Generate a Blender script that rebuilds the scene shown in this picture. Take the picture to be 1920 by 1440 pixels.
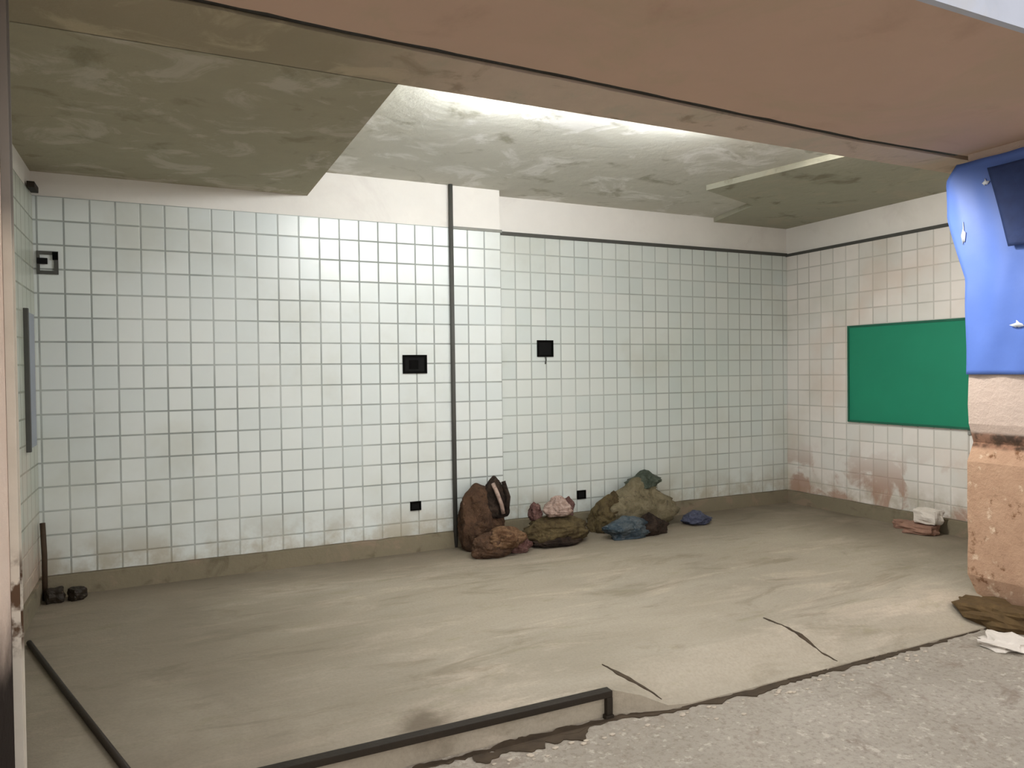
import bpy, bmesh, math, random
from mathutils import Vector, Matrix, noise
random.seed(7)
scene = bpy.context.scene
for o in list(bpy.data.objects): bpy.data.objects.remove(o)
COL = scene.collection

# ------------------------------------------------------------------ camera
cd = bpy.data.cameras.new('camera'); cam = bpy.data.objects.new('camera', cd); COL.objects.link(cam)
cd.sensor_width = 36.0; cd.lens = 1380.739 / 1920 * 36.0; cd.clip_start = 0.05
R = Matrix(((0.90221, 0.01874, -0.43088), (-0.43115, 0.01046, -0.90222), (-0.01239, 0.99977, 0.01751)))
R = Matrix((R[0].normalized(), (R[1] - R[0].normalized() * R[1].dot(R[0].normalized())).normalized(), R[0].normalized().cross((R[1] - R[0].normalized() * R[1].dot(R[0].normalized())).normalized())))
# rows of R are the world axes seen from the camera; third row is X x Y
cam.matrix_world = Matrix.Translation((0, 0, 1.5)) @ R.to_4x4()
scene.camera = cam

# ------------------------------------------------------------------ exposure
vs = scene.view_settings
vs.view_transform = 'Standard'; vs.look = 'None'; vs.gamma = 1.0; vs.use_curve_mapping = False; vs.exposure = 0.1

# ------------------------------------------------------------------ sky: pale overcast, brighter over the street side
w = bpy.data.worlds.new('sky'); scene.world = w; w.use_nodes = True
nt = w.node_tree; nt.nodes.clear()
out = nt.nodes.new('ShaderNodeOutputWorld'); bg = nt.nodes.new('ShaderNodeBackground')
tc = nt.nodes.new('ShaderNodeTexCoord'); sx = nt.nodes.new('ShaderNodeSeparateXYZ'); rm = nt.nodes.new('ShaderNodeValToRGB'); mr = nt.nodes.new('ShaderNodeMapRange')
nt.links.new(tc.outputs['Generated'], sx.inputs[0]); nt.links.new(sx.outputs['Y'], mr.inputs[0])
mr.inputs[1].default_value = -1; mr.inputs[2].default_value = 1
nt.links.new(mr.outputs[0], rm.inputs[0])
rm.color_ramp.elements[0].position = 0.0; rm.color_ramp.elements[0].color = (1.05, 1.0, 0.94, 1)
rm.color_ramp.elements[1].position = 0.62; rm.color_ramp.elements[1].color = (0.58, 0.61, 0.70, 1)
nt.links.new(rm.outputs[0], bg.inputs[0]); bg.inputs[1].default_value = 1.75
nt.links.new(bg.outputs[0], out.inputs[0])
FILL_WATTS = 34.0  # strength of the unseen fill light behind the beam
LAMP_STRENGTH = 380.0      # fluorescent tube tucked behind the front beam (built below)

# ------------------------------------------------------------------ material helpers
def srgb(c):
    return tuple(((v / 255) / 12.92 if v / 255 <= 0.04045 else ((v / 255 + 0.055) / 1.055) ** 2.4) for v in c) + (1,)
class NB:
    def __init__(s, name, rough=0.8, spec=0.3):
        s.m = bpy.data.materials.new(name); s.m.use_nodes = True
        s.t = s.m.node_tree; s.b = s.t.nodes['Principled BSDF']
        s.b.inputs['Roughness'].default_value = rough; s.b.inputs['Specular IOR Level'].default_value = spec
        s.tc = s.t.nodes.new('ShaderNodeTexCoord').outputs['Object']
    def link(s, a, b): s.t.links.new(a, b)
    def put(s, sock, v):
        if isinstance(v, bpy.types.NodeSocket): s.link(v, sock)
        else: sock.default_value = v
    def scale(s, v, src=None):
        n = s.t.nodes.new('ShaderNodeVectorMath'); n.operation = 'MULTIPLY'; s.link(src or s.tc, n.inputs[0]); n.inputs[1].default_value = v; return n.outputs[0]
    def offset(s, v, src=None):
        n = s.t.nodes.new('ShaderNodeVectorMath'); n.operation = 'ADD'; s.link(src or s.tc, n.inputs[0]); s.put(n.inputs[1], v); return n.outputs[0]
    def noise(s, sc, detail=4, rough=0.55, vec=None, dist=0.0):
        n = s.t.nodes.new('ShaderNodeTexNoise'); n.inputs['Scale'].default_value = sc; n.inputs['Detail'].default_value = detail
        n.inputs['Roughness'].default_value = rough; n.inputs['Distortion'].default_value = dist; s.link(vec or s.tc, n.inputs['Vector']); return n.outputs['Fac']
    def math(s, op, a, b=None, c=None):
        n = s.t.nodes.new('ShaderNodeMath'); n.operation = op; s.put(n.inputs[0], a)
        if b is not None: s.put(n.inputs[1], b)
        if c is not None: s.put(n.inputs[2], c)
        return n.outputs[0]
    def rng(s, v, a, b, c=0.0, d=1.0):
        n = s.t.nodes.new('ShaderNodeMapRange'); n.interpolation_type = 'SMOOTHSTEP'; s.put(n.inputs[0], v)
        for i, x in enumerate((a, b, c, d)): n.inputs[i + 1].default_value = x
        return n.outputs[0]
    def mix(s, f, a, b):
        n = s.t.nodes.new('ShaderNodeMix'); n.data_type = 'RGBA'; s.put(n.inputs[0], f); s.put(n.inputs[6], a); s.put(n.inputs[7], b); return n.outputs[2]
    def xyz(s, src=None):
        n = s.t.nodes.new('ShaderNodeSeparateXYZ'); s.link(src or s.tc, n.inputs[0]); return n.outputs
    def color(s, c): s.put(s.b.inputs['Base Color'], c)
    def bump(s, h, strength=0.3, dist=0.01):
        n = s.t.nodes.new('ShaderNodeBump'); n.inputs['Strength'].default_value = strength; n.inputs['Distance'].default_value = dist
        s.link(h, n.inputs['Height']); s.link(n.outputs[0], s.b.inputs['Normal']); return n

def plain(name, c, rough=0.7, var=0.15, sc=12, bumpd=0.004, spec=0.3, metal=0.0):
    n = NB(name, rough, spec); base = srgb(c)
    dk = tuple(v * (1 - var) for v in base[:3]) + (1,); lt = tuple(min(1, v * (1 + var)) for v in base[:3]) + (1,)
    f = n.noise(sc); n.color(n.mix(f, dk, lt)); n.bump(n.noise(sc * 3), 0.4, bumpd); n.b.inputs['Metallic'].default_value = metal
    return n.m

def tile_mat(name, axis, x0, z0, base, warm, grout, gw=0.014, gstr=0.75, gloss=0.33, decay=0.0):
    n = NB(name, gloss, 0.9)
    X = n.xyz(); h = X[axis]; z = X[2]
    u = n.math('DIVIDE', n.math('SUBTRACT', h, x0), 0.1573); v = n.math('DIVIDE', n.math('SUBTRACT', z, z0), 0.1655)
    def edge(t, size):
        f = n.math('FRACT', n.math('ADD', t, 100.0)); d = n.math('MINIMUM', f, n.math('SUBTRACT', 1.0, f)); d = n.math('MULTIPLY', d, size)
        return n.rng(d, gw * 0.25, gw * 0.62, 1.0, 0.0)
    gr = n.math('MAXIMUM', edge(u, 0.1573), edge(v, 0.1655))
    cv = n.t.nodes.new('ShaderNodeCombineXYZ'); n.link(n.math('FLOOR', n.math('ADD', u, 100.0)), cv.inputs[0]); n.link(n.math('FLOOR', n.math('ADD', v, 100.0)), cv.inputs[1])
    wn = n.t.nodes.new('ShaderNodeTexWhiteNoise'); n.link(cv.outputs[0], wn.inputs['Vector'])
    tint = n.mix(wn.outputs['Value'], srgb(base), srgb(warm))
    smudge = n.noise(1.1, 5, 0.6)
    tint = n.mix(n.rng(smudge, 0.48, 0.72, 0, 0.35), tint, srgb((176, 176, 160)))
    gfac = n.math('MULTIPLY', gr, n.rng(n.noise(1.6, 3), 0.3, 0.65, gstr * 0.55, gstr))
    c = n.mix(gfac, tint, srgb(grout))
    # splash dirt along the foot of the wall
    foot = n.math('MULTIPLY', n.rng(z, 0.12, 0.52, 1.0, 0.0), n.rng(n.noise(3.0, 5, 0.65), 0.35, 0.62))
    c = n.mix(n.math('MULTIPLY', foot, 0.75), c, srgb((150, 138, 112)))
    if decay:
        pat = n.math('MULTIPLY', n.rng(n.noise(2.3, 6, 0.6, dist=0.6), 0.50, 0.60), n.rng(z, 0.25, 0.8, 1.0, 0.0))
        c = n.mix(n.math('MULTIPLY', pat, decay), c, srgb((160, 126, 106)))
        haze = n.rng(n.noise(1.2, 5), 0.45, 0.7); c = n.mix(n.math('MULTIPLY', haze, 0.5), c, srgb((205, 184, 168)))
    n.color(c)
    # every tile sits at a slightly different tilt, so the glare of the tube breaks up
    hgt = n.math('ADD', n.math('MULTIPLY', gr, -1.0), n.math('MULTIPLY', n.noise(5.0, 2), 0.9))
    n.bump(hgt, 0.35, 0.004)
    n.put(n.b.inputs['Roughness'], n.math('ADD', gloss, n.math('MULTIPLY', gr, 0.4)))
    return n.m

def plaster(name, base, patch, dark, sc=1.6, rough=0.9, pf=0.6, df=0.6, b=0.012, stain=None):
    n = NB(name, rough, 0.15)
    c = n.mix(n.noise(sc * 3, 6, 0.6), srgb(base), srgb(tuple(min(255, v * 1.07) for v in base)))
    c = n.mix(n.rng(n.noise(sc, 6, 0.65, dist=0.8), 0.52, 0.64, 0, pf), c, srgb(patch))
    c = n.mix(n.rng(n.noise(sc * 1.7, 6, 0.6, vec=n.offset((7, 3, 2)), dist=0.5), 0.55, 0.72, 0, df), c, srgb(dark))
    if stain:      # the left stretch never got the brown wash
        e = n.rng(n.math('ADD', n.xyz()[0], n.math('MULTIPLY', n.noise(3, 5), 0.8)), 0.9, 1.9, 1, 0); o = n.mix(n.rng(n.noise(2.4, 6, 0.65, dist=0.8), 0.5, 0.62, 0, 0.7), srgb(stain), srgb(tuple(v * 1.2 for v in stain)))
        c = n.mix(e, c, o)
    n.color(c); n.bump(n.noise(sc * 5, 8, 0.65), 0.6, b)
    return n.m

M = {}
M['tile_a'] = tile_mat('glazed_tiles_left', 0, -0.737, 1.738, (205, 212, 210), (214, 219, 216), (104, 110, 105))
M['tile_b'] = tile_mat('glazed_tiles_right', 0, 3.746, 1.752, (202, 210, 206), (212, 217, 212), (112, 118, 112), gstr=0.62)
M['tile_c'] = tile_mat('glazed_tiles_side', 1, 6.1, 1.75, (214, 212, 206), (228, 222, 216), (138, 136, 126), gstr=0.6, gloss=0.4, decay=0.85)
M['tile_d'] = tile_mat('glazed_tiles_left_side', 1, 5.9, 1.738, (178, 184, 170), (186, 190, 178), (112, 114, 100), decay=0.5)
M['cream'] = plaster('cream_plaster', (220, 216, 210), (212, 205, 200), (196, 192, 180), 1.2, pf=0.4, df=0.3, b=0.004)
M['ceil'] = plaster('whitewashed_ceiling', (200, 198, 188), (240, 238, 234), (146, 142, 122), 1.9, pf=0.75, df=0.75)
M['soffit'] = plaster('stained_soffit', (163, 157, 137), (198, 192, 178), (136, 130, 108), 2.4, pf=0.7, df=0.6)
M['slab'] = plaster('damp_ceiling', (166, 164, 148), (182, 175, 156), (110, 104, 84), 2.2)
M['canopy'] = plaster('brown_canopy_soffit', (194, 167, 149), (188, 170, 146), (174, 146, 128), 0.9, pf=0.5, df=0.5, b=0.003)
M['strip'] = plaster('flaking_beam', (196, 178, 162), (186, 180, 162), (138, 118, 96), 2.6, pf=0.5, df=0.6, stain=(160, 150, 128))
M['kerb'] = plaster('dirty_concrete_kerb', (116, 108, 90), (138, 120, 104), (78, 72, 56), 3.0)
M['fascia'] = plaster('white_painted_fascia', (182, 188, 202), (190, 190, 190), (170, 178, 190), 1.5, pf=0.4, df=0.3, b=0.003)
M['black'] = plain('black_metal', (7, 7, 6), 0.8, spec=0.05)
M['cavity'] = plain('black_cavity', (4, 4, 4), 0.9)
M['dgrey'] = plain('dark_grey_strip', (74, 74, 70), 0.6)
M['mgrey'] = plain('grey_strip', (134, 134, 128), 0.6)
M['iron'] = plain('rusty_iron', (58, 44, 30), 0.7, 0.4, 30)
M['rod'] = plain('black_iron', (34, 26, 16), 0.6, 0.3, 20)
M['green'] = plain('green_painted_board', (28, 126, 96), 0.55, 0.12, 3, 0.001)
M['greend'] = plain('dark_green_edge', (30, 92, 72), 0.55)
M['blue'] = plain('blue_plastic_cloth', (86, 116, 192), 0.5, 0.12, 4, 0.003, 0.4)
M['navy'] = plain('navy_cloth', (46, 62, 106), 0.7, 0.35, 14)
M['white'] = plain('white_plastic', (226, 232, 240), 0.4)
M['guide'] = plain('painted_steel_guide', (206, 200, 188), 0.5, 0.2, 9)
def sackcloth(name, c, c2, sc=10, rough=0.85, spec=0.2, weave=90):
    n = NB(name, rough, spec)
    f = n.rng(n.noise(sc, 6, 0.7, dist=1.0), 0.38, 0.62); col = n.mix(f, srgb(c), srgb(c2))
    col = n.mix(n.rng(n.noise(sc * 2.6, 5, 0.7, vec=n.offset((3, 3, 8)), dist=0.6), 0.56, 0.7, 0, 0.7), col, srgb(tuple(v * 0.45 for v in c)))
    n.color(col); h = n.math('ADD', n.noise(sc * 1.6, 7, 0.65, dist=1.2), n.math('MULTIPLY', n.noise(weave, 2), 0.08)); n.bump(h, 0.8, 0.03)
    return n.m
M['brown'] = sackcloth('brown_sackcloth', (62, 45, 34), (84, 62, 46))
M['dark'] = sackcloth('dark_cloth', (30, 22, 17), (54, 42, 34))
M['tan'] = sackcloth('tan_sackcloth', (118, 92, 68), (80, 56, 38))
M['olive'] = sackcloth('olive_sackcloth', (92, 80, 54), (66, 54, 34))
M['pink'] = sackcloth('pale_pink_cloth', (186, 164, 152), (152, 128, 116), 16)
M['maroon'] = sackcloth('maroon_cloth', (84, 56, 52), (112, 84, 78), 16)
M['beige'] = sackcloth('dusty_beige_plastic', (122, 112, 90), (98, 90, 68), 8)
M['dgreen'] = sackcloth('dark_green_plastic', (58, 66, 56), (84, 90, 78), 8, 0.6)
M['teal'] = sackcloth('teal_plastic_bag', (36, 56, 68), (72, 80, 84), 12, 0.35, 0.5)
M['deepblue'] = sackcloth('navy_plastic_bag', (38, 42, 66), (74, 78, 100), 12, 0.35, 0.5)
M['brick'] = plain('broken_brick', (140, 108, 92), 0.9, 0.3, 30)
M['chalk'] = plain('whitewashed_lump', (206, 198, 188), 0.9, 0.15, 18)
M['leadblue'] = plain('blue_grey_board', (150, 156, 166), 0.6, 0.12, 6)
M['crumb'] = plain('mortar_crumb', (176, 164, 148), 0.9)
M['debris'] = plain('brown_debris', (84, 66, 40), 0.9, 0.5, 24)
M['crack'] = plain('dark_crack', (68, 57, 44), 0.95, 0.6, 14)

def floor_mat(name, base, light, dark, speck):
    n = NB(name, 0.75, 0.3)
    st = n.scale((0.55, 1.5, 1.0))
    c = n.mix(n.noise(1.5, 7, 0.62, vec=st, dist=0.6), srgb(dark), srgb(light))
    c = n.mix(n.rng(n.noise(0.7, 4, 0.5, vec=n.offset((4, 9, 0))), 0.42, 0.62, 0, 0.5), c, srgb(base))
    c = n.mix(n.rng(n.noise(2.2, 7, 0.7, vec=n.scale((0.35, 1.3, 1.0), n.offset((2, 2, 0))), dist=0.8), 0.5, 0.66, 0, 0.55), c, srgb((196, 180, 162)))
    c = n.mix(n.rng(n.noise(2.8, 7, 0.7, vec=n.scale((0.4, 1.3, 1.0), n.offset((5, 1, 0))), dist=0.8), 0.52, 0.68, 0, 0.5), c, srgb((112, 102, 82)))
    c = n.mix(n.rng(n.noise(4.2, 6, 0.7, vec=st), 0.56, 0.7, 0, 0.45), c, srgb(speck))
    fine = n.noise(60, 3, 0.7); c = n.mix(n.rng(fine, 0.35, 0.75, 0, 0.28), c, srgb(tuple(v * 0.72 for v in base)))
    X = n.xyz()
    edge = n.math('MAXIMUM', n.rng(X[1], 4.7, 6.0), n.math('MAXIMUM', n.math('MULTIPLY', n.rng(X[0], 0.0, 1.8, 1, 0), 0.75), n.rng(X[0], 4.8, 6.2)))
    floor_shade = n.math('MULTIPLY', edge, n.rng(n.noise(0.9, 6, 0.6, vec=n.offset((1, 2, 0)), dist=0.5), 0.3, 0.55, 0.5, 0.88))  # shade towards back wall and both sides, painted into the floor colour
    c = n.mix(floor_shade, c, srgb((104, 94, 78)))
    ds = n.t.nodes.new('ShaderNodeVectorMath'); ds.operation = 'DISTANCE'; n.link(n.tc, ds.inputs[0]); ds.inputs[1].default_value = (1.0, 3.0, 0)
    sp = n.rng(n.math('ADD', ds.outputs['Value'], n.math('MULTIPLY', n.noise(7, 5, 0.6), 0.28)), 0.18, 0.32, 0.75, 0.0)
    c = n.mix(sp, c, srgb((92, 80, 64)))
    n.color(c); n.bump(n.math('ADD', n.noise(9, 8, 0.65), n.math('MULTIPLY', fine, 0.25)), 0.5, 0.012)
    return n.m
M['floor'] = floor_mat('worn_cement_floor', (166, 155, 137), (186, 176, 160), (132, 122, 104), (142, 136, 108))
def street_mat():
    n = NB('rough_street_concrete', 0.85, 0.2)
    c = n.mix(n.noise(1.3, 6, 0.6, dist=0.5), srgb((144, 135, 121)), srgb((186, 177, 164)))
    c = n.mix(n.rng(n.noise(34, 4, 0.75), 0.45, 0.7, 0, 0.5), c, srgb((116, 104, 90)))
    c = n.mix(n.rng(n.noise(3.2, 6, 0.7, vec=n.offset((6, 2, 1)), dist=0.6), 0.55, 0.68, 0, 0.55), c, srgb((128, 112, 98)))
    c = n.mix(n.rng(n.noise(22, 3, 0.7, vec=n.offset((3, 1, 5))), 0.56, 0.7, 0, 0.6), c, srgb((204, 195, 181)))
    n.color(c); n.bump(n.noise(26, 6, 0.7), 0.9, 0.02)
    return n.m
M['street'] = street_mat()
def jamb_mat():
    n = NB('peeling_pink_plaster', 0.9, 0.2)
    z = n.xyz()[2]
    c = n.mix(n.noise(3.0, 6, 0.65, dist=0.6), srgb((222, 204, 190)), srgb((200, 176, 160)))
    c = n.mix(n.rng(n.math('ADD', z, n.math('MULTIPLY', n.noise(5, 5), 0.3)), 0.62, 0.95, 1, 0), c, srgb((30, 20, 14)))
    n.color(c); n.bump(n.noise(14, 6, 0.7), 0.7, 0.012); return n.m
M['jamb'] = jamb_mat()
def pillar_mat():
    n = NB('scarred_pink_plaster', 0.9, 0.2)
    z = n.xyz()[2]
    hi = n.mix(n.noise(6, 6, 0.65), srgb((200, 178, 164)), srgb((212, 194, 182)))
    lo = n.mix(n.noise(7, 6, 0.7, dist=0.7), srgb((204, 170, 142)), srgb((166, 130, 106)))
    lo = n.mix(n.rng(n.noise(9, 6, 0.7, vec=n.offset((2, 5, 1))), 0.56, 0.68), lo, srgb((122, 86, 60)))
    lo = n.mix(n.rng(n.noise(12, 4, 0.6, vec=n.offset((9, 5, 1))), 0.6, 0.7, 0, 0.7), lo, srgb((226, 204, 178)))
    band = n.math('MULTIPLY', n.rng(z, 0.94, 0.97, 0, 1), n.rng(z, 1.04, 1.07, 1, 0))
    bc_ = n.mix(n.rng(n.noise(8, 4), 0.45, 0.6), srgb((150, 112, 92)), srgb((50, 36, 26)))
    n.color(n.mix(n.math('MULTIPLY', band, 0.9), n.mix(n.rng(z, 0.98, 1.06, 0, 1), lo, hi), bc_)); n.bump(n.noise(16, 8, 0.7), 0.9, 0.02); return n.m
M['pillar'] = pillar_mat()

# ------------------------------------------------------------------ mesh helpers
def obj(name, bm, m, parent=None, smooth=False):
    me = bpy.data.meshes.new(name); bmesh.ops.recalc_face_normals(bm, faces=bm.faces); bm.to_mesh(me); bm.free()
    if m: me.materials.append(m)
    if smooth: me.polygons.foreach_set('use_smooth', [True] * len(me.polygons))
    o = bpy.data.objects.new(name, me); COL.objects.link(o)
    if parent: o.parent = parent
    return o
def tag(o, label, cat, group=None, kind=None):
    o['label'] = label; o['category'] = cat
    if group: o['group'] = group
    if kind: o['kind'] = kind
    return o
def struct(o): o['kind'] = 'structure'; return o
def empty(name, loc, label, cat, group=None):
    o = bpy.data.objects.new(name, None); COL.objects.link(o); o.location = loc; o.empty_display_size = 0.1
    return tag(o, label, cat, group)
def add_box(bm, a, b, bev=0.0, rot=None, seg=2):
    c = [(a[i] + b[i]) / 2 for i in range(3)]; s = [abs(b[i] - a[i]) for i in range(3)]
    mt = Matrix.Translation(c)
    if rot is not None: mt = mt @ rot
    g = bmesh.ops.create_cube(bm, size=1.0, matrix=mt @ Matrix.Diagonal((*s, 1)))
    if bev:
        es = list({e for v in g['verts'] for e in v.link_edges})
        bmesh.ops.bevel(bm, geom=es, offset=bev, segments=seg, affect='EDGES', profile=0.7)
def box(name, a, b, m, parent=None, bev=0.0):
    bm = bmesh.new(); add_box(bm, a, b, bev); return obj(name, bm, m, parent)
def add_tube(bm, pts, r, n=10, r1=None):
    rings = []; pts = [Vector(p) for p in pts]
    for i, p in enumerate(pts):
        d = (pts[min(i + 1, len(pts) - 1)] - pts[max(i - 1, 0)]).normalized()
        u = d.cross(Vector((0, 0, 1)) if abs(d.z) < 0.9 else Vector((1, 0, 0))).normalized(); v = d.cross(u)
        rr = r if r1 is None else r + (r1 - r) * i / (len(pts) - 1)
        rings.append([bm.verts.new(p + (u * math.cos(2 * math.pi * k / n) + v * math.sin(2 * math.pi * k / n)) * rr) for k in range(n)])
    for a, b in zip(rings, rings[1:]):
        for k in range(n): bm.faces.new((a[k], a[(k + 1) % n], b[(k + 1) % n], b[k]))
    bm.faces.new(rings[0]); bm.faces.new(rings[-1])
def prism(bm, pts, axis, a, b):
    """polygon pts (2D in the two other axes) extruded from a to b along axis"""
    def mk(p, t):
        q = list(p); q.insert(axis, t); return bm.verts.new(q)
    A = [mk(p, a) for p in pts]; B = [mk(p, b) for p in pts]
    bm.faces.new(A); bm.faces.new(B[::-1])
    for i in range(len(pts)): j = (i + 1) % len(pts); bm.faces.new((A[i], A[j], B[j], B[i]))
def ribbon(bm, pts, w, z, wob=0.3, n=10, t=0.004, zf=None):
    """low irregular strip on a surface (a crack filled with dirt)"""
    P = []
    for a, b in zip(pts, pts[1:]):
        for k in range(n): P.append(Vector(a).lerp(Vector(b), k / n))
    P.append(Vector(pts[-1]))
    L = []; Rr = []
    for i, p in enumerate(P):
        d = (P[min(i + 1, len(P) - 1)] - P[max(i - 1, 0)]).normalized(); nn = Vector((-d.y, d.x))
        q1 = noise.noise(Vector((p.x * 9, p.y * 9, 1.0))) + 0.6 * noise.noise(Vector((p.x * 27, p.y * 27, 5.0))); q2 = noise.noise(Vector((p.x * 7, p.y * 7, 9.0))) + 0.5 * noise.noise(Vector((p.x * 30, p.y * 30, 3.0)))
        ww = max(0.12, 0.55 + 1.3 * wob * q1) * w * min(1, 0.25 + 0.2 * min(i, len(P) - 1 - i)); off = nn * w * wob * 1.2 * q2
        for lst, s in ((L, 1), (Rr, -1)):
            q = p + off + nn * ww * s; zz = zf(q.x, q.y) if zf else z
            lst.append((bm.verts.new((q.x, q.y, zz + t)), bm.verts.new((q.x, q.y, zz - 0.01))))
    for i in range(len(P) - 1):
        a, b, c, d = L[i], L[i + 1], Rr[i + 1], Rr[i]
        bm.faces.new((a[0], b[0], c[0], d[0])); bm.faces.new((a[1], b[1], b[0], a[0])); bm.faces.new((d[0], c[0], c[1], d[1]))
def blob(name, loc, size, m, parent=None, seed=0, folds=0, amp=0.12, sag=0.25, neck=0.0, rz=0.0, lean=(0, 0), seg=72):
    """soft sack: flattened foot, sagging belly, vertical folds, optional gathered neck; loc = centre of its foot"""
    bm = bmesh.new(); bmesh.ops.create_uvsphere(bm, u_segments=seg, v_segments=seg * 2 // 3, radius=1.0)
    cr, sr = math.cos(rz), math.sin(rz)
    for v in bm.verts:
        p = v.co.copy(); t = (p.z + 1) / 2; a = math.atan2(p.y, p.x)
        k = 1.0 + sag * (0.5 - t)
        if neck: k *= 1 - neck * max(0, (t - 0.6) / 0.4) ** 0.7
        k *= 1 + amp * noise.noise(Vector((p.x * 1.6 + seed, p.y * 1.6, p.z * 1.6))) * 2 + amp * 0.5 * noise.noise(Vector((p.x * 5 + seed, p.y * 5, p.z * 5)))
        if folds: k *= 1 + 0.05 * math.sin(folds * a + seed + 3 * t)
        rg = 1 - abs(noise.noise(Vector((p.x * 3.2 + seed, p.y * 3.2, p.z * 4.5)))) * 2; k *= 1 + 0.13 * (rg - 0.6) + 0.03 * noise.noise(p * 11)
        z = max(p.z, -0.72 + 0.03 * noise.noise(p * 3)); z = (z + 0.72) / 1.72
        x, y = p.x * k * size[0] / 2, p.y * k * size[1] / 2
        zz = z * size[2] * (1 + amp * 0.6 * noise.noise(Vector((p.x * 2, p.y * 2, seed))))
        v.co = Vector((x * cr - y * sr + lean[0] * z, x * sr + y * cr + lean[1] * z, max(zz, 0)))
        v.co += Vector(loc)
    if parent: 
        for v in bm.verts: v.co -= parent.location
    return obj(name, bm, m, parent, True)
def lump(name, loc, size, m, parent=None, seed=0, rz=0.0, rough=0.25):
    bm = bmesh.new(); bmesh.ops.create_cube(bm, size=1.0); bmesh.ops.subdivide_edges(bm, edges=bm.edges[:], cuts=5, use_grid_fill=True)
    for v in bm.verts:
        p = v.co; q = p.normalized() * 0.62; p = p.lerp(q, 0.42); p *= 1 + rough * noise.noise(p * 3.1 + Vector((seed, 0, 0)))
        x, y, z = p.x * size[0], p.y * size[1], (p.z + 0.5) * size[2]
        v.co = Vector((x * math.cos(rz) - y * math.sin(rz), x * math.sin(rz) + y * math.cos(rz), max(z, 0))) + Vector(loc)
    if parent:
        for v in bm.verts: v.co -= parent.location
    return obj(name, bm, m, parent)

# ------------------------------------------------------------------ setting
YA, YB, XR, XL = 5.90, 6.10, 6.32, -0.76
XP = 2.722                                   # right edge of the pilaster
ZC, ZS, ZO = 3.09, 2.893, 2.893              # high ceiling, low soffit, canopy soffit
ZT, ZK = 2.73, 0.14                          # top and foot of the tiles
STREET = -0.12
# floor slab: front edge is a riser on the left, a worn ramp on the right
bm = bmesh.new(); nx, ny = 60, 24
xs = [XL - 0.3 + (XR + 0.3 - XL + 0.3) * i / nx for i in range(nx + 1)]
def floor_z(x, y):
    """worn ramp where the threshold has been patched with mortar"""
    if x < 1.93: return 0.0
    k = min(1, (x - 1.93) / 0.25); y1 = 3.16; y0 = 2.80
    t = max(0, min(1, (y1 - y) / (y1 - y0))); t = t * t * (3 - 2 * t)
    return k * t * (STREET + 0.012)
ys = [2.90 + 0.04 * i for i in range(9)] + [3.25 + (YB - 3.25) * i / 10 for i in range(1, 11)]
grid = {}
for i, x in enumerate(xs):
    k = max(0, min(1, (x - 1.88) / 0.25))
    for j, y in enumerate(ys):
        yy = y - (0.09 * k * max(0, 1 - j / 6)) - 0.04 * (1 - k) * 0
        if j == 0: yy += 0.008 * noise.noise(Vector((x * 4, 0, 0)))
        grid[i, j] = bm.verts.new((x, yy, floor_z(x, yy)))
for i in range(nx):
    for j in range(len(ys) - 1): bm.faces.new((grid[i, j], grid[i + 1, j], grid[i + 1, j + 1], grid[i, j + 1]))
fr = [bm.verts.new((grid[i, 0].co.x, grid[i, 0].co.y, STREET - 0.15)) for i in range(nx + 1)]
for i in range(nx): bm.faces.new((fr[i], fr[i + 1], grid[i + 1, 0], grid[i, 0]))
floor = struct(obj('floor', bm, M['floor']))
bm = bmesh.new()
ribbon(bm, [(2.00, 3.17), (2.03, 3.05), (2.14, 2.86)], 0.014, 0, 0.6, n=16, zf=floor_z)
ribbon(bm, [(3.23, 3.32), (3.24, 3.10), (3.30, 2.84)], 0.018, 0, 0.6, n=16, zf=floor_z)
obj('floor_crack', bm, M['crack'], floor)

bm = bmesh.new(); prism(bm, [(-30, -40), (40, -40), (40, 7), (-30, 7)], 2, STREET - 0.2, STREET)
street = struct(obj('ground', bm, M['street']))
bm = bmesh.new()
pts = [(0.9, 2.865), (1.3, 2.862), (1.86, 2.86), (2.2, 2.80), (2.6, 2.79), (3.1, 2.80), (3.5, 2.795), (4.0, 2.80), (4.75, 2.83)]
ribbon(bm, pts, 0.036, STREET, 0.6, n=22, t=0.006)
ribbon(bm, [(1.15, 2.80), (1.35, 2.83), (1.75, 2.85)], 0.055, STREET, 0.7, n=30, t=0.005)
ribbon(bm, [(2.9, 2.81), (3.3, 2.83), (3.7, 2.82)], 0.03, STREET, 0.6, n=24, t=0.008)
obj('threshold_crack', bm, M['crack'], street)
# pale crumbs of mortar along the crack
rubble = bmesh.new()
for i in range(70):
    x = random.uniform(1.2, 4.15); y = 2.76 - abs(random.gauss(0, 0.05)); s = random.uniform(0.004, 0.012)
    bmesh.ops.create_icosphere(rubble, subdivisions=1, radius=s, matrix=Matrix.Translation((x, y, STREET + s * 0.3)) @ Matrix.Diagonal((1.6, 1, 0.5, 1)))
tag(obj('mortar_crumbs', rubble, M['crumb']), 'pale mortar crumbs strewn along the crack of the threshold', 'rubble', kind='stuff')

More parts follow.
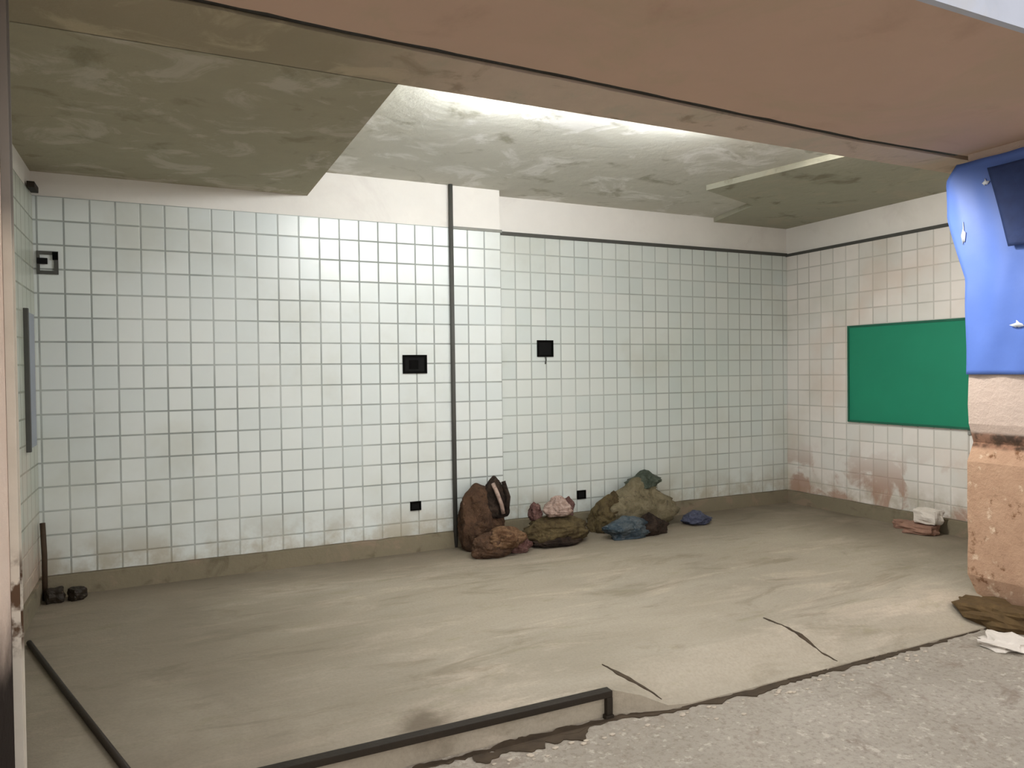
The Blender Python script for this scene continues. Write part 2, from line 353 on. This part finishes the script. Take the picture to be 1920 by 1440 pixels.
# walls
wb = struct(box('wall_back', (XL - 0.3, YA + 0.01, -0.12), (XP, YB + 0.35, ZC), M['cream']))
box('tile_cladding', (XL, YA, ZK), (XP, YA + 0.012, ZT), M['tile_a'], wb)
wr = struct(box('wall_back_right', (XP, YB + 0.01, -0.12), (XR + 0.35, YB + 0.35, ZC), M['cream']))
box('tile_cladding', (XP, YB, ZK), (XR, YB + 0.012, ZT + 0.02), M['tile_b'], wr)
ws = struct(box('wall_right', (XR + 0.008, 2.7, -0.12), (XR + 0.35, YB + 0.05, ZC), M['cream']))
box('tile_cladding', (XR, 4.05, ZK), (XR + 0.012, YB, ZT + 0.01), M['tile_c'], ws)
wl = struct(box('wall_left', (XL - 0.35, 2.7, -0.12), (XL - 0.01, YA + 0.1, ZC), M['cream']))
box('tile_cladding', (XL - 0.012, 3.2, ZK), (XL, YA, ZT), M['tile_d'], wl)
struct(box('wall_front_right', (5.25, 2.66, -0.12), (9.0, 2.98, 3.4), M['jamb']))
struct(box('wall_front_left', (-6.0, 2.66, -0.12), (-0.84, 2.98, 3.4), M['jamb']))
# kerb along the foot of the tiles
def kerb(name, a, b, axis):
    bm = bmesh.new(); n = 40; V = []
    for i in range(n + 1):
        t = a + (b - a) * i / n; o1 = 0.006 * noise.noise(Vector((t * 5, 1, 0))); o2 = 0.008 * noise.noise(Vector((t * 6, 9, 0)))
        if axis == 0: base = YA if t <= XP + 0.001 and name == 'baseboard_left' else YB
        if axis == 0: row = [(t, base + 0.02, -0.02), (t, base - 0.035 + o1, -0.02), (t, base - 0.022 + o1, ZK - 0.012 + o2), (t, base + 0.02, ZK + o2)]
        else: row = [(XR + 0.02, t, -0.02), (XR - 0.035 + o1, t, -0.02), (XR - 0.022 + o1, t, ZK - 0.012 + o2), (XR + 0.02, t, ZK + o2)]
        V.append([bm.verts.new(p) for p in row])
    for r, s in zip(V, V[1:]):
        for k in range(4): bm.faces.new((r[k], r[(k + 1) % 4], s[(k + 1) % 4], s[k]))
    bm.faces.new(V[0]); bm.faces.new(V[-1]); return struct(obj(name, bm, M['kerb']))
kerb('baseboard_left', XL, XP, 0); kerb('baseboard_back', XP, XR, 0); kerb('baseboard_right', 4.0, YB, 1); struct(box('baseboard_side', (XL - 0.02, 3.1, -0.02), (XL + 0.02, YA, ZK), M['kerb'], None, 0.006))
# dark border on top of the tiles
struct(box('trim_1', (2.27, YA - 0.010, ZT - 0.012), (XP + 0.012, YA + 0.012, ZT + 0.012), M['mgrey']))
struct(box('trim_2', (XP, YB - 0.014, ZT + 0.008), (XR, YB + 0.012, ZT + 0.040), M['dgrey']))
struct(box('trim_3', (XR - 0.014, 4.03, ZT + 0.002), (XR + 0.012, YB, ZT + 0.032), M['dgrey']))
struct(box('trim_4', (XR - 0.010, 4.03, 0.9), (XR + 0.012, 4.055, ZT + 0.002), M['mgrey']))

# ceiling
def slab_poly(name, pts, z0, z1, m):
    bm = bmesh.new(); prism(bm, pts, 2, z0, z1); return struct(obj(name, bm, m))
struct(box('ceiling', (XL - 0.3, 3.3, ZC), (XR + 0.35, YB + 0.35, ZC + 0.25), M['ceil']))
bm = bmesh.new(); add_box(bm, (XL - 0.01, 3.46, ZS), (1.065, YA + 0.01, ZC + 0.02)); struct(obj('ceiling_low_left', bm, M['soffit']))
# front beam behind the shutter slot, and the canopy in front of it; both edges of the slot are ragged
def slot_y(x): 
    P = [(-7, 2.9), (0.12, 3.007), (0.7, 3.042), (1.9, 3.083), (2.9, 3.138), (3.9, 3.185), (5.4, 3.16), (10, 3.16)]
    for (a, ya), (b, yb) in zip(P, P[1:]):
        if a <= x <= b: return ya + (yb - ya) * (x - a) / (b - a)
def ragged(side, x0, x1, ysolid, z0, z1, name, m, gap):
    bm = bmesh.new(); n = 150; L = []
    for i in range(n + 1):
        x = x0 + (x1 - x0) * i / n; y = slot_y(x) + side * gap + 0.012 * noise.noise(Vector((x * 6, side * 3, 0)))
        L.append([bm.verts.new(p) for p in ((x, ysolid, z0), (x, y, z0), (x, y + side * 0.01, z1), (x, ysolid, z1))])
    for r, s in zip(L, L[1:]):
        for k in range(4): bm.faces.new((r[k], r[(k + 1) % 4], s[(k + 1) % 4], s[k]))
    bm.faces.new(L[0]); bm.faces.new(L[-1]); return struct(obj(name, bm, m))
ragged(1, -1.5, 7.5, 3.465, ZS, ZC + 0.1, 'ceiling_beam', M['strip'], 0.026)
ragged(-1, -6, 9.0, 1.88, ZO, ZC + 0.1, 'ceiling_canopy', M['canopy'], 0.034)
struct(box('ceiling_canopy_top', (-6, 1.88, ZC + 0.1), (9.0, 3.6, ZC + 0.5), M['canopy']))
struct(box('canopy_fascia', (-6, 1.85, ZO - 0.002), (9.0, 1.88, ZC + 0.5), M['fascia']))
# thin dropped slab at the right end of the ceiling
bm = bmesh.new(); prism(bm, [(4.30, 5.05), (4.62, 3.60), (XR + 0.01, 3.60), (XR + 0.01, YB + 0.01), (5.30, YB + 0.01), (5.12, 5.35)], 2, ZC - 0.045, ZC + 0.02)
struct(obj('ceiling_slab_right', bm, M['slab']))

# pillar on the right and jamb on the left of the opening
bm = bmesh.new(); add_box(bm, (4.85, 2.55, STREET - 0.02), (5.3, 3.11, ZO + 0.1))
bmesh.ops.subdivide_edges(bm, edges=bm.edges[:], cuts=24, use_grid_fill=True)
for v in bm.verts:
    z = v.co.z; n_ = noise.noise(v.co * 6) * 0.008
    d = 0.0
    if z < 0.98: d = 0.012
    if 0.96 <= z < 1.06: d = -0.045
    if z < 0.10: d = 0.012 - (0.10 - z) * 0.35
    if v.co.x < 4.9: v.co.x -= d + n_
    if v.co.y > 3.05: v.co.y += (0.0 if z > 0.1 else -(0.10 - z) * 0.3) + n_ * 0.5
struct(obj('wall_pillar_right', bm, M['pillar']))
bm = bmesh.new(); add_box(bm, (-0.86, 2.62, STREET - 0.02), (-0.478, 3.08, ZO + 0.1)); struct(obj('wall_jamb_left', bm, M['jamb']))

# ------------------------------------------------------------------ lamp: tube hidden behind the front beam
def tube_light(x, label, strength):
    lamp = empty('tube_light', (x, 3.56, 3.09), label, 'lamp', 'tube lights behind the front beam')
    box('housing', (-0.38, -0.03, -0.03), (0.38, 0.03, 0.0), M['guide'], lamp, 0.004)
    for s in (-1, 1): box('end_cap', (s * 0.36 - 0.02, -0.024, -0.135), (s * 0.36 + 0.02, 0.024, -0.03), M['guide'], lamp, 0.004)
    n = NB('lit_tube'); n.b.inputs['Emission Color'].default_value = (0.95, 0.99, 1.0, 1); n.b.inputs['Emission Strength'].default_value = strength
    bm = bmesh.new(); add_tube(bm, [(-0.35, 0, -0.112), (0.35, 0, -0.112)], 0.018, 12); obj('tube', bm, n.m, lamp, True)
tube_light(1.82, 'left of the two short white tube lights on the ceiling behind the front beam', LAMP_STRENGTH)
tube_light(2.95, 'right of the two short white tube lights on the ceiling behind the front beam', LAMP_STRENGTH * 0.55)
fl = empty('added_fill_light', (3.5, 3.58, 3.09), 'unseen fill light added behind the front beam to brighten the right wall', 'lamp')  # added fill light, no seen source; lifts the floor and right wall
box('housing', (-0.12, -0.08, -0.05), (0.12, 0.08, 0.0), M['dgrey'], fl, 0.005)  # casing of the added fill light
ld = bpy.data.lights.new('fill_area', 'AREA'); ld.shape = 'RECTANGLE'; ld.size = 0.2; ld.size_y = 0.12; ld.energy = FILL_WATTS; ld.color = (1.0, 0.97, 0.92)
ld.spread = math.radians(105)
lo = bpy.data.objects.new('fill_source', ld); COL.objects.link(lo); lo.parent = fl; lo.location = (0, 0, -0.075); lo.rotation_euler = (0, math.radians(-56), math.radians(-4))

# ------------------------------------------------------------------ fittings on the walls
def wall_box(name, x0, x1, z0, z1, y, label, cat='electrical box', lip=0.012):
    c = ((x0 + x1) / 2, y, (z0 + z1) / 2); e = empty(name, c, label, cat, 'black boxes on the tiled walls'); hx, hz = (x1 - x0) / 2, (z1 - z0) / 2
    bm = bmesh.new(); t = min(0.018, hx * 0.3)
    for a, b in (((-hx, 0, -hz), (-hx + t, 0, hz)), ((hx - t, 0, -hz), (hx, 0, hz)), ((-hx + t, 0, hz - t), (hx - t, 0, hz)), ((-hx + t, 0, -hz), (hx - t, 0, -hz + t))):
        add_box(bm, (a[0], -lip, a[2]), (b[0], 0.002, b[2]))
    obj('box_rim', bm, M['black'], e); box('back_plate', (-hx + t, -0.003, -hz + t), (hx - t, 0.002, hz - t), M['cavity'], e)
    return e
b1 = wall_box('electrical_box', 1.815, 2.025, 1.49, 1.645, YA, 'large black electrical box left of the tall grey conduit')
box('switch_block', (-0.05, -0.009, -0.04), (0.03, -0.002, 0.035), M['black'], b1, 0.003)
b2 = wall_box('electrical_box', 3.175, 3.345, 1.63, 1.785, YB, 'black electrical box high on the wall between conduit and far corner')
bm = bmesh.new(); add_tube(bm, [(0.0, -0.008, -0.075), (0.004, -0.012, -0.11), (0.0, -0.006, -0.145)], 0.006, 8); obj('wire_stub', bm, M['dgrey'], b2, True)
wall_box('electrical_outlet', 1.862, 1.955, 0.345, 0.42, YA, 'small black outlet low on the left wall near the kerb', 'outlet')
wall_box('electrical_outlet', 3.588, 3.685, 0.262, 0.345, YB, 'small black outlet low on the wall above the sacks', 'outlet')

bm = bmesh.new(); add_tube(bm, [(2.256, YA - 0.02, 0.0), (2.254, YA - 0.02, 1.5), (2.252, YA - 0.02, ZC)], 0.019, 12)
cp = tag(obj('conduit_pipe', bm, M['dgrey'], None, True), 'tall dark grey conduit pipe running from floor to ceiling beside the pilaster', 'pipe')
fr = empty('metal_frame', (-0.677, YA, 2.277), 'small square dark metal frame high on the wall at far left', 'frame')
bm = bmesh.new()
for a, b in (((-0.063, -0.078), (-0.045, 0.078)), ((0.038, -0.078), (0.063, 0.078)), ((-0.045, 0.055), (0.038, 0.078)), ((-0.045, -0.078), (0.038, -0.055))): add_box(bm, (a[0], -0.014, a[1]), (b[0], 0.001, b[1]))
obj('frame_bars', bm, M['dgrey'], fr)
box('hinge_block', (-0.06, -0.022, -0.01), (0.0, -0.0, 0.03), M['cavity'], fr, 0.002)
box('side_block', (0.03, -0.02, 0.02), (0.062, -0.0, 0.074), M['black'], fr, 0.002)
tag(box('wall_hook', (-0.76, 5.68, 2.735), (-0.715, 5.86, 2.775), M['rod'], None, 0.006), 'small black bar fixed near the top left corner of the tiles', 'bracket')
e = empty('leaning_board', (XL, 5.62, 1.05), 'narrow blue grey board fixed upright on the left side wall', 'board')
box('panel', (0.0, -0.15, 0.0), (0.018, 0.12, 0.86), M['leadblue'], e, 0.003)
box('edge_strip', (0.0, -0.19, -0.02), (0.026, -0.15, 0.88), M['dgrey'], e, 0.003)
bm = bmesh.new(); add_tube(bm, [(XL + 0.035, 5.80, 0.0), (XL + 0.037, 5.80, 0.3), (XL + 0.03, 5.80, 0.52)], 0.017, 10)
tag(obj('rusty_pipe', bm, M['iron'], None, True), 'short rusty pipe stub standing in the left corner', 'pipe')

# green board
e = empty('green_board', (XR, 4.55, 0.95), 'plain green rectangular board on the right wall', 'board')
box('panel', (-0.018, -0.95, 0.012), (-0.002, 0.71, 0.948), M['green'], e, 0.002)
bm = bmesh.new()
for a, b in (((-0.97, -0.006), (0.73, 0.014)), ((-0.97, 0.944), (0.73, 0.964)), ((0.71, 0.014), (0.73, 0.944)), ((-0.97, 0.014), (-0.95, 0.944))): add_box(bm, (-0.024, a[0], a[1]), (-0.002, b[0], b[1]))
obj('board_edge', bm, M['greend'], e)

# ------------------------------------------------------------------ blue cloth on the right pillar
def cloth(name, outline, x, m, parent, nu=26, nv=46, amp=0.012, seed=0, th=0.006, z0=0, z1=1):
    """outline(t) -> (y_near, y_far) for t from foot to top; sheet hanging in front of the pillar face"""
    bm = bmesh.new(); F = {}; B = {}
    for j in range(nv + 1):
        t = j / nv; z = z0 + (z1 - z0) * t; ya, yb = outline(t)
        for i in range(nu + 1):
            y = ya + (yb - ya) * i / nu
            xx = x - 0.012 - amp * (0.5 + 0.5 * math.sin(y * 26 + 2.2 * math.sin(z * 3 + seed))) - amp * 0.6 * (noise.noise(Vector((y * 7, z * 4, seed))) + 0.5)
            F[i, j] = bm.verts.new((xx, y, z)); B[i, j] = bm.verts.new((xx + th, y, z))
    for j in range(nv):
        for i in range(nu):
            bm.faces.new((F[i, j], F[i + 1, j], F[i + 1, j + 1], F[i, j + 1])); bm.faces.new((B[i, j], B[i, j + 1], B[i + 1, j + 1], B[i + 1, j]))
    for j in range(nv):
        for i in (0, nu): bm.faces.new((F[i, j], B[i, j], B[i, j + 1], F[i, j + 1]))
    for i in range(nu):
        for j in (0, nv): bm.faces.new((F[i, j], B[i, j], B[i + 1, j], F[i + 1, j]))
    return obj(name, bm, m, parent, True)
def blue_out(t):
    far = 3.115 + (0.13 * max(0, min(1, (t - 0.45) / 0.3)) if t < 0.8 else 0.13)
    if t > 0.93: far -= (t - 0.93) / 0.07 * 0.07
    return 2.57, far
bc = empty('blue_cloth', (4.85, 2.85, 1.44), 'bright blue plastic cloth hung on the right hand pillar', 'cloth')
o = cloth('sheet', blue_out, 4.85, M['blue'], None, z0=1.44, z1=2.84, seed=1.3); o.parent = bc; o.matrix_parent_inverse = Matrix.Translation(-Vector(bc.location))
for (y, z, sy, sz) in ((2.975, 2.675, 0.03, 0.03), (3.12, 2.36, 0.018, 0.10), (2.78, 1.75, 0.05, 0.03)):
    bm = bmesh.new(); prism(bm, [(y - 2.85 + sy * math.cos(a * 0.7) * (0.6 + 0.4 * math.sin(a * 2.7 + z)), z - 1.44 + sz * math.sin(a * 0.7) * (0.65 + 0.35 * math.cos(a * 1.9 + y))) for a in range(9)], 0, -0.036, -0.030)
    obj('white_mark', bm, M['white'], bc, True)
def navy_out(t): return 2.57, 2.82 + 0.13 * t
nc = empty('navy_cloth', (4.80, 2.75, 2.24), 'dark navy cloth hanging over the upper right of the blue cloth', 'cloth')
o = cloth('sheet', navy_out, 4.81, M['navy'], None, nu=14, nv=24, amp=0.008, seed=4, z0=2.24, z1=2.76); o.parent = nc; o.matrix_parent_inverse = Matrix.Translation(-Vector(nc.location))
nb = empty('navy_cloth', (-0.50, 2.84, 2.5), 'dark navy cloth scrap at the top of the left jamb', 'cloth')
bm = bmesh.new(); prism(bm, [(-0.36, 0.0), (-0.02, 0.02), (0.0, 0.39), (-0.36, 0.39)], 1, -0.235, -0.225); obj('sheet', bm, M['navy'], nb)

# dark bar added in the slot between canopy and beam for deep shade
sb = empty('slot_shade_bar', (2.1, 3.09, 2.91), 'dark bar added in the long ceiling slot to give it shade', 'slot bar')
bm = bmesh.new(); N_ = 40
for k in range(N_):
    xa, xb = -0.44 + 5.26 * k / N_, -0.44 + 5.26 * (k + 1) / N_
    for_y = [slot_y(xa), slot_y(xb)]
    prism(bm, [(xa - 2.1, for_y[0] - 3.09 - 0.018), (xb - 2.1, for_y[1] - 3.09 - 0.018), (xb - 2.1, for_y[1] - 3.09 + 0.014), (xa - 2.1, for_y[0] - 3.09 + 0.014)], 2, -0.008, 0.14)
bmesh.ops.remove_doubles(bm, verts=bm.verts, dist=0.0001); obj('dark_slot_bar', bm, M['rod'], sb)
# guide channel of the shutter on the left jamb
def guide_mat():
    n = NB('grimy_steel_guide', 0.55, 0.3); z = n.xyz()[2]
    c = n.mix(n.noise(9, 4), srgb((214, 206, 194)), srgb((190, 182, 168)))
    c = n.mix(n.rng(n.math('ADD', z, n.math('MULTIPLY', n.noise(4, 3), 0.2)), 2.15, 2.35, 0, 0.85), c, srgb((112, 108, 104)))
    mid = n.math('MULTIPLY', n.rng(z, 0.62, 0.72, 0, 1), n.rng(z, 0.92, 1.05, 1, 0))
    c = n.mix(n.math('MULTIPLY', mid, n.rng(n.noise(14, 4), 0.4, 0.55)), c, srgb((86, 64, 46)))
    n.color(c); n.bump(n.noise(20), 0.3, 0.003); return n.m
M['grimy'] = guide_mat()
g = empty('shutter_guide', (-0.465, 3.05, STREET), 'pale steel shutter guide channel on the left jamb', 'guide channel')
box('web', (-0.012, -0.03, 0.0), (-0.006, 0.03, 3.0), M['grimy'], g); box('flange', (-0.006, -0.03, 0.0), (0.014, -0.024, 3.0), M['grimy'], g); box('flange', (-0.006, 0.024, 0.0), (0.014, 0.03, 3.0), M['grimy'], g)

# steel nosing on the step and the rod on the floor
nz = empty('step_nosing', (1.86, 2.893, 0.0), 'dark rusty steel angle along the front edge of the floor', 'metal edge')
bm = bmesh.new(); add_box(bm, (-2.2, -0.018, -0.022), (0.012, 0.03, 0.008), 0.003); obj('top_bar', bm, M['rod'], nz)
box('end_leg', (-0.020, -0.02, -0.118), (0.012, 0.005, -0.022), M['rod'], nz, 0.003); box('foot_plate', (-0.032, -0.03, -0.119), (0.012, 0.0, -0.100), M['rod'], nz, 0.003)
bm = bmesh.new(); add_tube(bm, [(-0.69, 4.87, 0.014), (-0.43, 4.03, 0.014), (-0.12, 3.05, 0.014)], 0.014, 10)
tag(obj('iron_rod', bm, M['rod'], None, True), 'long thin black iron rod lying on the floor at left', 'rod')

# ------------------------------------------------------------------ heap of sacks along the wall
e = empty('brown_sack', (2.43, 5.72, 0), 'tall dark brown sack slumped against the pilaster beside the grey conduit', 'sack')
blob('sack_body', (2.42, 5.73, 0.0), (0.38, 0.28, 0.55), M['brown'], e, 1.0, 5, 0.12, 0.1, 0.05, lean=(0.0, 0.02))
blob('sack_top', (2.55, 5.71, 0.26), (0.24, 0.22, 0.34), M['dark'], e, 3.3, 4, 0.14, 0.2, 0.15, lean=(0.0, 0.02))
bm = bmesh.new(); add_tube(bm, [(2.50 - 2.43, -0.09, 0.56), (2.52 - 2.43, -0.135, 0.48), (2.55 - 2.43, -0.145, 0.39), (2.57 - 2.43, -0.14, 0.31)], 0.018, 8); obj('strap', bm, M['pink'], e, True)
bm = bmesh.new(); add_tube(bm, [(2.60 - 2.43, -0.08, 0.57), (2.63 - 2.43, -0.115, 0.44), (2.61 - 2.43, -0.12, 0.30)], 0.02, 8); obj('strap', bm, M['dark'], e, True)
e = empty('tan_sack', (2.50, 5.47, 0), 'low reddish tan sack lying in front of the tall dark brown sack', 'sack')
blob('sack_body', (2.41, 5.45, 0), (0.36, 0.22, 0.20), M['brown'], e, 6.0, 4, 0.12, 0.2)
blob('sack_fold', (2.50, 5.43, 0.07), (0.34, 0.22, 0.17), M['tan'], e, 8.0, 6, 0.14, 0.2)
blob('sack_mouth', (2.66, 5.48, 0), (0.19, 0.19, 0.15), M['maroon'], e, 2.0, 5, 0.16, 0.1)
e = empty('olive_sack', (3.05, 5.58, 0), 'squat olive brown sack in the middle of the heap with pale cloth on top', 'sack')
blob('sack_body', (3.08, 5.62, 0), (0.62, 0.32, 0.24), M['olive'], e, 11.0, 5, 0.14, 0.1)
blob('sack_foot', (3.06, 5.55, 0), (0.50, 0.26, 0.09), M['dark'], e, 12.0, 4, 0.14, 0.1)
tag(blob('pink_cloth', (3.10, 5.60, 0.24), (0.24, 0.20, 0.17), M['pink'], None, 5.0, 6, 0.2, 0.3, 0.3), 'crumpled pale pink cloth lying on the squat olive sack', 'cloth')
tag(blob('maroon_cloth', (2.92, 5.68, 0.205), (0.12, 0.1, 0.15), M['maroon'], None, 9.0, 4, 0.2, 0.2), 'small maroon bundle left of the pale pink cloth', 'cloth')
tag(blob('maroon_cloth', (3.27, 5.72, 0.20), (0.12, 0.1, 0.17), M['maroon'], None, 19.0, 4, 0.2, 0.2), 'small maroon bundle right of the pale pink cloth', 'cloth')
e = empty('beige_sack', (3.98, 5.82, 0), 'large dusty beige sack at the right of the heap with a dark green top', 'sack')
blob('sack_body', (4.00, 5.82, 0), (0.80, 0.36, 0.46), M['beige'], e, 21.0, 6, 0.16, 0.5, 0.4, lean=(0.14, 0.04))
blob('sack_flap', (3.70, 5.80, 0), (0.34, 0.26, 0.36), M['olive'], e, 25.0, 5, 0.18, 0.3, 0.4, lean=(0.12, 0.03))
blob('sack_top', (4.20, 5.90, 0.34), (0.34, 0.24, 0.18), M['dgreen'], e, 23.0, 5, 0.2, 0.3, 0.5, lean=(0.06, 0.02))
e = empty('teal_bag', (3.82, 5.52, 0), 'shiny teal plastic bag on the floor before the beige sack', 'bag')
blob('bag_body', (3.74, 5.48, 0), (0.44, 0.22, 0.19), M['teal'], e, 31.0, 7, 0.2, 0.2)
blob('bag_knot', (3.98, 5.50, 0), (0.34, 0.20, 0.20), M['dark'], e, 33.0, 5, 0.2, 0.6, 0.5)
tag(blob('navy_bag', (4.66, 5.66, 0), (0.26, 0.22, 0.13), M['deepblue'], None, 41.0, 6, 0.2, 0.3, 0.3), 'small navy blue plastic bag at the right end of the heap', 'bag')

# ------------------------------------------------------------------ rubble
tag(lump('brick_piece', (6.12, 4.36, 0), (0.20, 0.26, 0.09), M['brick'], None, 3, 0.3), 'broken reddish brick on the floor by the right wall', 'brick')
tag(lump('plaster_lump', (6.14, 4.30, 0.098), (0.14, 0.20, 0.13), M['chalk'], None, 5, 0.1), 'pale plaster lump on top of the broken reddish brick', 'rubble')
tag(lump('brick_piece', (6.20, 4.60, 0), (0.12, 0.14, 0.07), M['brick'], None, 8, 0.8), 'small brick chip beside the right wall kerb, left of the broken brick', 'brick')
tag(lump('dark_stone', (-0.66, 5.72, 0), (0.10, 0.10, 0.09), M['rod'], None, 2, 0.2), 'dark stone on the floor nearest the left corner', 'stone')
tag(lump('dark_stone', (-0.53, 5.72, 0), (0.09, 0.09, 0.08), M['rod'], None, 9, 0.6), 'dark stone right of its twin by the left corner', 'stone')
tag(lump('debris_heap', (4.70, 2.86, STREET), (0.30, 0.36, 0.12), M['debris'], None, 4, 0.5, 0.5), 'dark brown dirt heap at the foot of the right pillar', 'rubble')
tag(lump('white_crumple', (4.38, 2.60, STREET), (0.26, 0.20, 0.035), M['chalk'], None, 6, 0.3, 0.6), 'flat whitish crumpled scrap on the street by the right pillar', 'rubble')
